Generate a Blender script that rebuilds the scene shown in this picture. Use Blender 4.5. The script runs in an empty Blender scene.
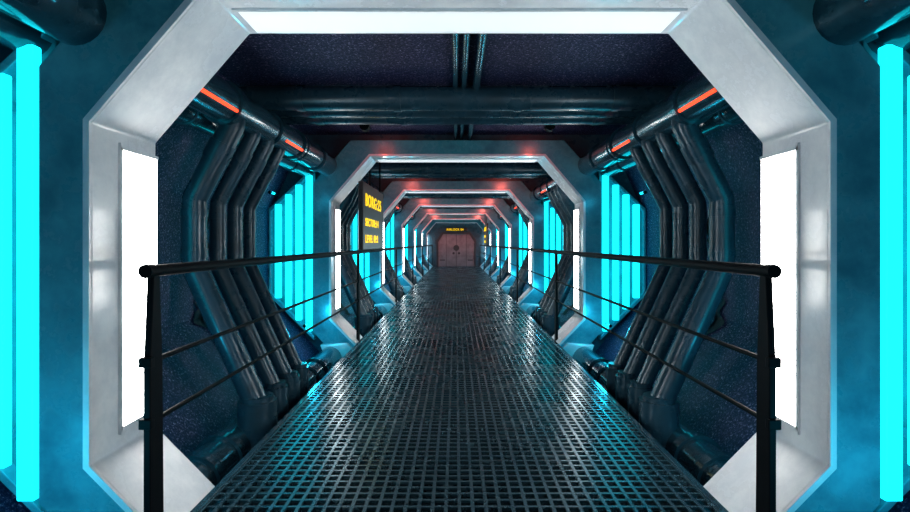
import bpy, bmesh, math, random
from mathutils import Vector, Matrix
random.seed(4)
S=bpy.context.scene
S.view_settings.view_transform='Standard'

# ---------------------------------------------------------------- materials
def mat(name):
    m=bpy.data.materials.new(name); m.use_nodes=True
    nt=m.node_tree; b=nt.nodes['Principled BSDF']
    return m,nt,b
def simple(name,col,rough=.4,metal=0.,noise=None,bump=0.,scale=8.,col2=None,spec=.5,coat=0.):
    m,nt,b=mat(name)
    b.inputs['Roughness'].default_value=rough; b.inputs['Metallic'].default_value=metal
    b.inputs['Specular IOR Level'].default_value=spec
    b.inputs['Coat Weight'].default_value=coat; b.inputs['Coat Roughness'].default_value=.08
    b.inputs['Base Color'].default_value=(*col,1)
    tc=nt.nodes.new('ShaderNodeTexCoord')
    if col2 is not None:
        n=nt.nodes.new('ShaderNodeTexNoise'); n.inputs['Scale'].default_value=scale; n.inputs['Detail'].default_value=8; n.inputs['Roughness'].default_value=.65
        nt.links.new(tc.outputs['Object'],n.inputs['Vector'])
        r=nt.nodes.new('ShaderNodeValToRGB'); r.color_ramp.elements[0].position=.35; r.color_ramp.elements[1].position=.62
        r.color_ramp.elements[0].color=(*col2,1); r.color_ramp.elements[1].color=(*col,1)
        nt.links.new(n.outputs['Fac'],r.inputs['Fac']); nt.links.new(r.outputs['Color'],b.inputs['Base Color'])
        mr=nt.nodes.new('ShaderNodeMapRange'); mr.inputs['From Min'].default_value=.3; mr.inputs['From Max'].default_value=.7
        mr.inputs['To Min'].default_value=min(1,rough*1.5); mr.inputs['To Max'].default_value=rough*.7
        nt.links.new(n.outputs['Fac'],mr.inputs['Value']); nt.links.new(mr.outputs['Result'],b.inputs['Roughness'])
    if bump>0:
        n2=nt.nodes.new('ShaderNodeTexNoise'); n2.inputs['Scale'].default_value=scale*4; n2.inputs['Detail'].default_value=5
        nt.links.new(tc.outputs['Object'],n2.inputs['Vector'])
        bp=nt.nodes.new('ShaderNodeBump'); bp.inputs['Strength'].default_value=bump; bp.inputs['Distance'].default_value=.02
        nt.links.new(n2.outputs['Fac'],bp.inputs['Height']); nt.links.new(bp.outputs['Normal'],b.inputs['Normal'])
    return m
def emis(name,col,st):
    m,nt,b=mat(name); b.inputs['Base Color'].default_value=(*[c*.5 for c in col],1)
    b.inputs['Emission Color'].default_value=(*col,1); b.inputs['Emission Strength'].default_value=st
    return m
M_frame=simple('worn_white_paint',(.92,.93,.94),.22,0,col2=(.66,.69,.73),scale=3.5,bump=.06,coat=.4)
M_face=simple('teal_frame_paint',(.10,.42,.50),.25,.1,col2=(.04,.20,.26),scale=4,bump=.08)
M_white=emis('white_light_panel',(1,.985,.96),20)
M_top=emis('top_light_panel',(.88,.97,1),.75)
M_cyan=emis('cyan_neon',(.004,.50,.60),3.6)
M_orange=emis('orange_neon',(1,.06,.015),2.4)
M_red=emis('red_lamp',(1,.05,.03),1)
M_yellow=emis('yellow_led',(1,.68,.0),1.2)
M_pipe=simple('dark_teal_pipe',(.025,.085,.12),.14,.3,col2=(.012,.04,.06),scale=7,bump=.12,coat=.6)
M_rib=simple('dark_conduit',(.025,.065,.095),.26,.1,col2=(.012,.033,.05),scale=4,bump=.05)
M_black=simple('black_rail_metal',(.002,.002,.003),.6,.0,spec=.1)
M_plate=simple('dark_bulkhead',(.02,.075,.11),.3,.1,col2=(.01,.035,.055),scale=5,bump=.15)
M_gap=simple('teal_panel_back',(.05,.28,.34),.35,.1,col2=(.03,.18,.22),scale=5)
M_sign=simple('sign_housing',(.012,.005,.005),.4)
M_rubber=simple('black_membrane',(.003,.003,.004),.8)
M_door=simple('door_grey_paint',(.26,.25,.27),.4,.1,col2=(.16,.15,.17),scale=3,bump=.1)
M_doord=simple('door_dark',(.04,.04,.045),.4,.3)
def speckle():
    m,nt,b=mat('speckled_navy_insulation')
    tc=nt.nodes.new('ShaderNodeTexCoord')
    n=nt.nodes.new('ShaderNodeTexNoise'); n.inputs['Scale'].default_value=62; n.inputs['Detail'].default_value=4; n.inputs['Roughness'].default_value=.8
    n2=nt.nodes.new('ShaderNodeTexNoise'); n2.inputs['Scale'].default_value=3; n2.inputs['Detail'].default_value=4
    nt.links.new(tc.outputs['Object'],n.inputs['Vector']); nt.links.new(tc.outputs['Object'],n2.inputs['Vector'])
    r=nt.nodes.new('ShaderNodeValToRGB'); e=r.color_ramp.elements
    e[0].position=.43; e[0].color=(.014,.012,.042,1); e[1].position=.71; e[1].color=(.9,.75,1,1)
    x=e.new(.58); x.color=(.06,.055,.15,1)
    nt.links.new(n.outputs['Fac'],r.inputs['Fac'])
    mx=nt.nodes.new('ShaderNodeMix'); mx.data_type='RGBA'; mx.blend_type='MULTIPLY'; mx.inputs[0].default_value=.5
    nt.links.new(r.outputs['Color'],mx.inputs[6]); nt.links.new(n2.outputs['Fac'],mx.inputs[7])
    nt.links.new(mx.outputs[2],b.inputs['Base Color'])
    b.inputs['Roughness'].default_value=.6; b.inputs['Specular IOR Level'].default_value=.2
    bp=nt.nodes.new('ShaderNodeBump'); bp.inputs['Strength'].default_value=.6; bp.inputs['Distance'].default_value=.01
    nt.links.new(n.outputs['Fac'],bp.inputs['Height']); nt.links.new(bp.outputs['Normal'],b.inputs['Normal'])
    return m
M_speck=speckle()
def gratem(name,c1,c2,r0,r1,metal):
    m,nt,b=mat(name)
    tc=nt.nodes.new('ShaderNodeTexCoord')
    n=nt.nodes.new('ShaderNodeTexNoise'); n.inputs['Scale'].default_value=2.2; n.inputs['Detail'].default_value=7; n.inputs['Roughness'].default_value=.7
    nt.links.new(tc.outputs['Object'],n.inputs['Vector'])
    r=nt.nodes.new('ShaderNodeValToRGB'); r.color_ramp.elements[0].position=.35; r.color_ramp.elements[1].position=.65
    r.color_ramp.elements[0].color=(*c1,1); r.color_ramp.elements[1].color=(*c2,1)
    nt.links.new(n.outputs['Fac'],r.inputs['Fac']); nt.links.new(r.outputs['Color'],b.inputs['Base Color'])
    mr=nt.nodes.new('ShaderNodeMapRange'); mr.inputs['From Min'].default_value=.35; mr.inputs['From Max'].default_value=.65
    mr.inputs['To Min'].default_value=r0; mr.inputs['To Max'].default_value=r1
    nt.links.new(n.outputs['Fac'],mr.inputs['Value']); nt.links.new(mr.outputs['Result'],b.inputs['Roughness'])
    b.inputs['Metallic'].default_value=metal
    return m
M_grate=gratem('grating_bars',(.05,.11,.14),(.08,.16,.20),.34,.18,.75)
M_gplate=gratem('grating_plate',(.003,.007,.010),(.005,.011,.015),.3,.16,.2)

# ---------------------------------------------------------------- mesh helpers
def new_obj(name,bm,mats,parent=None,bevel=0,smooth=False,loc=(0,0,0)):
    bmesh.ops.recalc_face_normals(bm,faces=bm.faces)
    me=bpy.data.meshes.new(name); bm.to_mesh(me); bm.free()
    for m in mats: me.materials.append(m)
    if smooth:
        for p in me.polygons: p.use_smooth=True
    ob=bpy.data.objects.new(name,me); S.collection.objects.link(ob); ob.location=loc
    if bevel:
        md=ob.modifiers.new('bevel','BEVEL'); md.width=bevel; md.segments=2; md.limit_method='ANGLE'; md.angle_limit=math.radians(25)
    if smooth:
        md=ob.modifiers.new('es','EDGE_SPLIT'); md.split_angle=math.radians(40)
    if parent: ob.parent=parent
    return ob
def empty(name,loc=(0,0,0)):
    e=bpy.data.objects.new(name,None); e.empty_display_size=.1; e.location=loc; S.collection.objects.link(e); return e
def box(bm,x0,x1,y0,y1,z0,z1,mi=0):
    v=[bm.verts.new((x,y,z)) for x in (x0,x1) for y in (y0,y1) for z in (z0,z1)]
    for f in ((0,1,3,2),(4,6,7,5),(0,4,5,1),(2,3,7,6),(0,2,6,4),(1,5,7,3)):
        fa=bm.faces.new([v[i] for i in f]); fa.material_index=mi
def prism(bm,pts,y0,y1,mi=0):
    a=[bm.verts.new((x,y0,z)) for x,z in pts]; b=[bm.verts.new((x,y1,z)) for x,z in pts]
    n=len(pts)
    for q in (a,b[::-1]):
        f=bm.faces.new(q); f.material_index=mi
    for i in range(n):
        f=bm.faces.new([a[i],a[(i+1)%n],b[(i+1)%n],b[i]]); f.material_index=mi
def band(bm,inn,out,y0,y1,mi_front=0,mi_in=0,mi_out=0,mi_back=0):
    n=len(inn)
    A=[bm.verts.new((x,y0,z)) for x,z in inn]; B=[bm.verts.new((x,y0,z)) for x,z in out]
    C=[bm.verts.new((x,y1,z)) for x,z in inn]; D=[bm.verts.new((x,y1,z)) for x,z in out]
    def F(q,m):
        f=bm.faces.new(q); f.material_index=m
    for i in range(n-1):
        F([A[i],A[i+1],B[i+1],B[i]],mi_front); F([C[i],D[i],D[i+1],C[i+1]],mi_back)
        F([A[i],C[i],C[i+1],A[i+1]],mi_in); F([B[i],B[i+1],D[i+1],D[i]],mi_out)
    F([A[0],B[0],D[0],C[0]],mi_out); F([A[-1],C[-1],D[-1],B[-1]],mi_out)
def fillet(pts,r,seg=6):
    out=[Vector(pts[0])]
    for i in range(1,len(pts)-1):
        p=Vector(pts[i]); a=(Vector(pts[i-1])-p); b=(Vector(pts[i+1])-p)
        rr=min(r,a.length*.45,b.length*.45); a=a.normalized()*rr; b=b.normalized()*rr
        for k in range(seg+1):
            t=k/seg; out.append((p+a)*(1-t)**2+p*2*t*(1-t)+(p+b)*t*t)
    out.append(Vector(pts[-1])); return out
def tube(bm,path,r,ref=Vector((0,1,0)),seg=18,mi=0):
    path=[Vector(p) for p in path]; rings=[]
    for i,p in enumerate(path):
        t=(path[min(i+1,len(path)-1)]-path[max(i-1,0)]).normalized()
        u=t.cross(ref).normalized(); w=u.cross(t).normalized()
        rings.append([bm.verts.new(p+(u*math.cos(a)+w*math.sin(a))*r) for a in [2*math.pi*k/seg for k in range(seg)]])
    for i in range(len(rings)-1):
        for k in range(seg):
            f=bm.faces.new([rings[i][k],rings[i][(k+1)%seg],rings[i+1][(k+1)%seg],rings[i+1][k]]); f.material_index=mi
    for q in (rings[0],rings[-1][::-1]):
        f=bm.faces.new(q); f.material_index=mi
def lamp(n,t,loc,col,en,size=.05,parent=None,spec=1.):
    l=bpy.data.lights.new(n,t); l.color=col; l.energy=en; l.specular_factor=spec
    l.shadow_soft_size=size
    o=bpy.data.objects.new(n,l); S.collection.objects.link(o); o.location=loc
    if parent: o.parent=parent
    return o

def mirror(half):
    return half+[(-x,z) for x,z in half[::-1]]
Y0=2.05; STEP=3.95; NEAR=-1; NA=7
D=.445
INN=[(1.2,-.06),(1.2,0.0),(1.495,.30),(1.495,1.69),(1.03,2.23)]
OUT=[(1.30,-.30),(1.40,-.2),(1.71,.14),(1.71,1.92),(1.27,2.42)]
WALL=[(1.55,-.28),(2.26,.55),(2.26,1.60),(1.85,2.52)]
YB=Y0-STEP-1.0; YE=Y0+6*STEP

# ---------------------------------------------------------------- shell
for side,sx in (('right',1),('left',-1)):
    bm=bmesh.new()
    w2=[(x+.12,z) for x,z in WALL]
    pts=[(sx*x,z) for x,z in WALL]+[(sx*x,z) for x,z in w2[::-1]]
    prism(bm,pts,YB,YE+.3)
    new_obj('wall_'+side,bm,[M_speck])
bm=bmesh.new(); box(bm,-2.0,2.0,YB,YE+.3,2.52,2.64); new_obj('ceiling',bm,[M_speck])
bm=bmesh.new(); box(bm,-1.75,1.75,YB,YE+.3,-.42,-.30); new_obj('floor',bm,[M_plate])
bm=bmesh.new(); box(bm,-2.4,2.4,YB-.12,YB,-.42,2.64); new_obj('wall_back',bm,[M_plate])
bm=bmesh.new(); box(bm,-2.4,2.4,YE+.3,YE+.42,-.42,2.64); new_obj('wall_front',bm,[M_plate])
def wall_pt(s):
    L=[0]; 
    for a,b in zip(WALL,WALL[1:]): L.append(L[-1]+math.dist(a,b))
    d=s*L[-1]
    for i in range(3):
        if d<=L[i+1]+1e-6:
            t=(d-L[i])/(L[i+1]-L[i]); a,b=WALL[i],WALL[i+1]
            return a[0]+(b[0]-a[0])*t,a[1]+(b[1]-a[1])*t
for sx,side in ((1,'right'),(-1,'left')):
    bm=bmesh.new()
    for k in range(NEAR,NA-1):
        for (y0,y1,s0) in ((.50,1.12,.30),(2.42,3.10,.12)):
            N=90; rows=[]
            j0=j1=0
            for i in range(N+1):
                s=s0+(.93-s0)*i/N; x,z=wall_pt(s)
                j0=j0*.75+random.uniform(-.06,.06); j1=j1*.75+random.uniform(-.06,.06)
                rows.append((x,z,j0,j1))
            for off,g,mi in ((.015,.12,1),(.035,0,0)):
                pv=None
                for x,z,a,b in rows:
                    h=random.uniform(-.02,.02) if mi else 0
                    yy0=Y0+k*STEP+y0-g+a+h; yy1=Y0+k*STEP+y1+g+b-h
                    v=(bm.verts.new((sx*(x-off),yy0,z)),bm.verts.new((sx*(x-off),yy1,z)))
                    if pv:
                        f=bm.faces.new([pv[0],pv[1],v[1],v[0]]); f.material_index=mi
                    pv=v
    new_obj('wall_insulation_sheets',bm,[M_speck,M_rubber])

# ---------------------------------------------------------------- arches
def build_arch_meshes():
    bm=bmesh.new(); inn=mirror(INN); out=mirror(OUT)
    band(bm,inn,out,0,D,0,1,0,0)
    fr=new_obj('frame',bm,[M_face,M_frame],bevel=.008)
    bm=bmesh.new(); lip=[(1.225,-.06),(1.225,-.01),(1.52,.29),(1.52,1.70),(1.045,2.255)]
    band(bm,inn,mirror(lip),-.012,.0)
    lp=new_obj('lip',bm,[M_frame])
    bm=bmesh.new()
    for sx in (1,-1):
        x=1.495
        box(bm,sx*(x-.012),sx*(x+.01),.165,.18,.36,1.64)
        box(bm,sx*(x-.012),sx*(x+.01),.165,D,1.61,1.625)
        box(bm,sx*(x-.012),sx*(x+.01),.165,D,.375,.39)
    box(bm,-1.0,1.0,.165,.18,2.218,2.24)
    tr=new_obj('panel_trim',bm,[M_frame])
    bm=bmesh.new()
    for sx in (1,-1): box(bm,sx*1.489,sx*1.5,.18,D-.004,.39,1.61)
    wp=new_obj('side_light_panel',bm,[M_white])
    bm=bmesh.new(); box(bm,-.98,.98,.18,D-.04,2.222,2.235); tp=new_obj('top_light_panel',bm,[M_top])
    bm=bmesh.new()
    o=mirror([(1.30,-.30),(1.40,-.2),(1.71,.14),(1.71,1.92),(1.27,2.42)])
    w=mirror([(1.56,-.30),(1.62,-.2),(2.26,.55),(2.26,1.60),(1.86,2.52)])
    band(bm,o,w,.16,.30)
    pl=new_obj('bulkhead_plate',bm,[M_plate],bevel=.006)
    bm=bmesh.new()
    for sx in (1,-1):
        for (b0,b1,r0,r1) in ((.09,.16,.03,.14),(.30,.36,.32,.43)):  # second set: rear cassette carrying the added back slats
            prism(bm,[(sx*x,z) for x,z in [(1.71,.08),(2.24,.60),(2.24,1.58),(1.71,2.06)]],b0,b1,0)
            rim=[(1.71,.04),(2.25,.575),(2.25,1.61),(1.71,2.11)]; ri=[(1.71,.085),(2.225,.605),(2.225,1.58),(1.71,2.06)]
            band(bm,[(sx*x,z) for x,z in ri],[(sx*x,z) for x,z in rim],r0,r1,1,1,1,1)
    cs=new_obj('slat_cassette',bm,[M_gap,M_face],bevel=.004)
    bm=bmesh.new()
    for sx in (1,-1):
        for k in range(4):
            xc=1.765+k*.122; hw=.036
            zt=2.06-(xc-1.71)*.95; zb=.09+(xc-1.71)*1.08
            for a,b in ((.0,.045),(.385,.43)):  # second pair: unseen rear slats, added to light the next arch front
                box(bm,sx*(xc-hw),sx*(xc+hw),a,b,zb,zt)
    sl=new_obj('neon_slats',bm,[M_cyan],bevel=.008)
    bm=bmesh.new()
    for sx in (1,-1):
        for k in range(4):
            xc=1.765+k*.122
            zt=2.06-(xc-1.71)*.95; zb=.09+(xc-1.71)*1.08
            for zz in (zb+.12,zt-.12): box(bm,sx*(xc-.015),sx*(xc+.015),.04,.10,zz-.02,zz+.02)
    sb=new_obj('slat_brackets',bm,[M_face])
    bm=bmesh.new()
    for sx in (1,-1):
        prism(bm,[(sx*x,z) for x,z in [(1.22,-.30),(1.22,-.06),(1.30,.02),(1.62,-.0),(1.50,-.30)]],-.05,D+.02)
    ft=new_obj('foot_block',bm,[M_frame],bevel=.015)
    return [fr,lp,tr,wp,tp,pl,cs,sl,sb,ft]
parts=build_arch_meshes()
for k in range(NEAR,NA):
    e=empty('bulkhead_arch',(0,Y0+k*STEP,0))
    for p in parts:
        if k==NEAR: q=p
        else:
            q=p.copy(); S.collection.objects.link(q)
        q.parent=e

# ---------------------------------------------------------------- conduit ribs per bay
RP=[(1.36,.02),(1.385,.12),(1.80,1.03),(1.80,1.50),(1.54,2.00),(1.54,2.12)]
def build_ribs():
    bm=bmesh.new()
    for yy,r in ((1.40,.080),(1.74,.058),(2.03,.058),(2.32,.05)):
        for sx in (1,-1):
            pts=[(sx*x,yy,z) for x,z in RP]
            tube(bm,fillet(pts,.02,2),r)
            tube(bm,[(sx*1.37,yy,-.30),(sx*1.37,yy,.13)],r*1.6)
            tube(bm,[(sx*1.37,yy,.13),(sx*1.37,yy,.16)],r*1.3)
            for (a,b) in (((1.80,1.10),(1.80,1.16)),((1.80,1.38),(1.80,1.43)),):
                tube(bm,[(sx*a[0],yy,a[1]),(sx*b[0],yy,b[1])],r*1.08)
            tube(bm,[(sx*1.66,yy,1.77),(sx*1.60,yy,1.885)],r*1.12)
    return new_obj('pipes',bm,[M_rib],smooth=True)
rib=build_ribs()
bm=bmesh.new()
for yy,r,z in ((2.15,.10,2.40),(2.48,.075,2.40),(2.75,.075,2.40)):
    tube(bm,[(-1.80,yy,z),(1.80,yy,z)],r)
    for x in (-1.3,-.5,.5,1.3): tube(bm,[(x-.03,yy,z),(x+.03,yy,z)],r*1.08)
xb=new_obj('cross_pipes',bm,[M_rib],smooth=True)
for k in range(NEAR,NA-1):
    e=empty('conduit_rib_bundle',(0,Y0+k*STEP,0))
    for o in (rib,xb):
        q=o if k==NEAR else o.copy()
        if k!=NEAR: S.collection.objects.link(q)
        q.parent=e

# ---------------------------------------------------------------- long pipes
Z=Vector((0,0,1))
PA=(1.56,2.13); PB=(1.81,2.08)
for sx in (1,-1):
    e=empty('overhead_pipe_run')
    bm=bmesh.new()
    for (x,z),r in ((PA,.13),(PB,.092)):
        tube(bm,[(sx*x,YB,z),(sx*x,YE+.3,z)],r,Z,24)
        for k in range(NEAR,NA-1):
            b=Y0+k*STEP
            for o,l in ((.60,.05),(.70,.05),(1.28,.07),(2.05,.05),(2.68,.05),(2.78,.05),(3.4,.07)):
                tube(bm,[(sx*x,b+o,z),(sx*x,b+o+l,z)],r*1.13,Z,24)
    new_obj('pipes',bm,[M_pipe],e,smooth=True)
    bm=bmesh.new()
    ox=PA[0]-.128*.86; oz=PA[1]-.128*.5
    for k in range(NEAR,NA-1):
        b=Y0+k*STEP
        for a,c in ((.80,1.26),(2.22,2.66)):
            tube(bm,[(sx*ox,b+a,oz),(sx*ox,b+c,oz)],.012,Z,10)
    new_obj('orange_light_strips',bm,[M_orange],e,smooth=True)
for sx in (1,-1):
    bm=bmesh.new()
    tube(bm,[(sx*1.50,YB,-.16),(sx*1.50,YE+.3,-.16)],.14,Z,24)
    tube(bm,[(sx*1.29,YB,-.22),(sx*1.29,YE+.3,-.22)],.07,Z,20)
    for k in range(NEAR,NA-1):
        for o in (.8,1.1,2.9,3.2):
            b=Y0+k*STEP+o; tube(bm,[(sx*1.50,b,-.16),(sx*1.50,b+.07,-.16)],.16,Z,24)
    new_obj('floor_pipe_run',bm,[M_pipe],smooth=True)
bm=bmesh.new()
for x,r in ((-.02,.022),(.05,.022),(.15,.03)):
    tube(bm,[(x,YB,2.47),(x,YE+.3,2.47)],r,Z,14)
for k in range(NEAR,NA-1):
    for o in (.9,2.9):
        b=Y0+k*STEP+o; box(bm,-.08,.22,b,b+.04,2.44,2.52)
new_obj('ceiling_conduit',bm,[M_pipe],smooth=True)

# ---------------------------------------------------------------- walkway
e=empty('walkway_grating')
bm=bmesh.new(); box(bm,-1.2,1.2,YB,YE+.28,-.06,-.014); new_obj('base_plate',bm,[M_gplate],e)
bm=bmesh.new(); c=.061
n=int(1.17/c)
for i in range(-n,n+1): box(bm,i*c-.008,i*c+.008,YB,YE+.28,-.014,0)
y=YB+.02
while y<YE+.26:
    box(bm,-1.17,1.17,y-.0075,y+.0075,-.014,-.001); y+=c
new_obj('grating_bars',bm,[M_grate],e)
bm=bmesh.new()
for sx in (1,-1): box(bm,sx*1.165,sx*1.2,YB,YE+.28,-.14,.006)
new_obj('edge_beams',bm,[M_pipe],e,bevel=.004)

# ---------------------------------------------------------------- railings
XR=1.215
for sx in (1,-1):
    e=empty('guard_railing')
    bm=bmesh.new()
    tube(bm,[(sx*XR,1.955,1.09),(sx*XR,1.96,1.09),(sx*XR,YE-.1,1.09)],.024,Z,16)
    tube(bm,[(sx*XR,1.95,1.09),(sx*XR,1.99,1.09)],.027,Z,16)
    tube(bm,[(sx*XR,2.02,.735),(sx*XR,YE-.1,.735)],.010,Z,10)
    tube(bm,[(sx*XR,2.02,.495),(sx*XR,YE-.1,.495)],.010,Z,10)
    new_obj('rails',bm,[M_black],e,smooth=True)
    bm=bmesh.new()
    posts=[2.0]+[Y0+k*STEP+.2 for k in range(1,NA)]
    for py in posts:
        pr=[(py-.035,-.1),(py-.035,.72),(py-.01,1.08),(py+.03,1.08),(py+.05,.72),(py+.06,-.1)]
        a=[bm.verts.new((sx*(XR-.012),yy,zz)) for yy,zz in pr]; b=[bm.verts.new((sx*(XR+.016),yy,zz)) for yy,zz in pr]
        bm.faces.new(a); bm.faces.new(b[::-1])
        for i in range(6): bm.faces.new([a[i],a[(i+1)%6],b[(i+1)%6],b[i]])
        for zz in (.735,.495):
            box(bm,sx*(XR-.02),sx*(XR+.03),py-.045,py-.02,zz-.02,zz+.02)
    new_obj('stanchions',bm,[M_black],e,bevel=.004)

# ---------------------------------------------------------------- LED signs
def text(body,size,loc,rot,parent,sxy=1.):
    cu=bpy.data.curves.new('t','FONT'); cu.body=body; cu.size=size; cu.extrude=.004; cu.offset=.002; cu.space_character=1.2
    o=bpy.data.objects.new('t',cu); S.collection.objects.link(o)
    bpy.context.view_layer.update()
    me=bpy.data.meshes.new_from_object(o.evaluated_get(bpy.context.evaluated_depsgraph_get()))
    bpy.data.objects.remove(o)
    me.materials.clear(); me.materials.append(M_yellow)
    q=bpy.data.objects.new('led_text',me); S.collection.objects.link(q)
    q.location=loc; q.rotation_euler=rot; q.scale=(sxy,1,1); q.parent=parent
def sign(yc,sx,L=1.7,z0=1.115,z1=1.95,lines=(("BORG:25",.22,.55),("SECTOR:14",.14,.30),("LEVEL 09:2",.14,.09))):
    e=empty('led_sign',(sx*1.165,yc,0))
    bm=bmesh.new(); box(bm,-.03,.03,-L/2,L/2,z0,z1); new_obj('housing',bm,[M_sign],e,bevel=.01)
    bm=bmesh.new()
    for yy in (-.2,L*.4): tube(bm,[(0,yy,z1-.02),(0,yy,2.52)],.012,Vector((0,1,0)),10)
    new_obj('hanger_rods',bm,[M_black],e)
    for b,s,dz in lines:
        if sx<0: text(b,s,(.032,-L/2+.14,z0+dz),(math.pi/2,0,math.pi/2),e,1.3)
        else: text(b,s,(-.032,L/2-.14,z0+dz),(math.pi/2,0,-math.pi/2),e,1.3)
sign(6.95,-1); sign(19.8,1)

# ---------------------------------------------------------------- end door
e=empty('door_1',(0,YE+.02,0))
bm=bmesh.new()
dp=[(-.92,-.0),(-.92,1.25),(-.66,1.66),(.66,1.66),(.92,1.25),(.92,0.0)]
prism(bm,dp,0,.12)
new_obj('door_leaf',bm,[M_door],e,bevel=.02)
bm=bmesh.new()
band(bm,[(x,z) for x,z in dp],[(x*1.1,z+.09 if z>0 else 0) for x,z in dp],-.06,.14)
new_obj('door_frame',bm,[M_doord],e)
bm=bmesh.new()
box(bm,-.012,.012,-.01,.01,0,1.65)
for sx in (1,-1):
    box(bm,sx*.50,sx*.52,-.01,.01,0,1.62)
    box(bm,sx*.58,sx*.84,-.02,.01,.3,.36)
tube(bm,[(0,-.03,.95),(0,.02,.95)],.15,Z,24)
tube(bm,[(-.14,-.03,.68),(-.14,.02,.68)],.06,Z,16); tube(bm,[(.14,-.03,.68),(.14,.02,.68)],.06,Z,16)
new_obj('door_details',bm,[M_doord],e)
bm=bmesh.new(); box(bm,-.55,.55,-.1,-.03,1.80,1.98); new_obj('door_sign',bm,[M_sign],e)
text("AIRLOCK 04",.16,(-.50,-.104,1.83),(math.pi/2,0,0),e,.85)

# ---------------------------------------------------------------- lamps
for k,en,dy in ((0,5,3.15),(1,20,3.0),(2,26,3.0),(3,28,3.0),(4,40,3.0),(5,60,2.5)):
    yy=Y0+k*STEP+dy
    for sx in (1,-1):
        e=empty('red_warning_lamp',(sx*.95,yy,0))
        bm=bmesh.new(); tube(bm,[(0,0,2.44),(0,0,2.52)],.05,Vector((0,1,0)),16)
        tube(bm,[(0,-.05,2.40),(0,.05,2.40)],.05,Z,16); tube(bm,[(0,.05,2.40),(0,.06,2.40)],.04,Z,16,1)
        new_obj('lamp_body',bm,[M_black,M_red],e,smooth=True)
        l=lamp('red_spot','SPOT',(0,.08,2.40),(1,.10,.07),en,.04,e,0)
        l.data.spot_size=math.radians(125); l.data.spot_blend=.6
        l.rotation_euler=(math.radians(82),0,0)
for k in range(NEAR,NA-1):
    yy=Y0+k*STEP
    for sx in (1,-1):
        for (x,dy,z,en) in ((1.85,.60,.45,3.5),(1.66,STEP-.45,.30,9),(1.85,3.0,1.7,3)):  # added cyan fill lights, brighten frame fronts, feet and bay walls
            e=empty('added_cyan_fill',(sx*x,yy+dy,z))
            bm=bmesh.new(); tube(bm,[(sx*.0,-.05,0),(0,.05,0)],.012,Z,12); tube(bm,[(0,-.07,0),(0,-.05,0)],.018,Z,12,1); tube(bm,[(0,.05,0),(0,.07,0)],.018,Z,12,1)
            new_obj('added_fill_tube',bm,[M_cyan,M_black],e,smooth=True)  # invented tube body around the added fill light
            lamp('cyan_fill_point','POINT',(-sx*.06,0,.03),(.02,.66,1),en,.06,e,.5)

w=bpy.data.worlds.new('World'); S.world=w; w.use_nodes=True
w.node_tree.nodes['Background'].inputs[0].default_value=(.01,.03,.04,1); w.node_tree.nodes['Background'].inputs[1].default_value=.5

cam=bpy.data.cameras.new('camera'); co=bpy.data.objects.new('camera',cam); S.collection.objects.link(co)
cam.lens=20; cam.sensor_width=36; cam.clip_start=.05
co.location=(-.015,0,1.2); co.rotation_euler=(math.pi/2,0,0)
cam.shift_y=-13/910; cam.shift_x=-1/910
S.camera=co
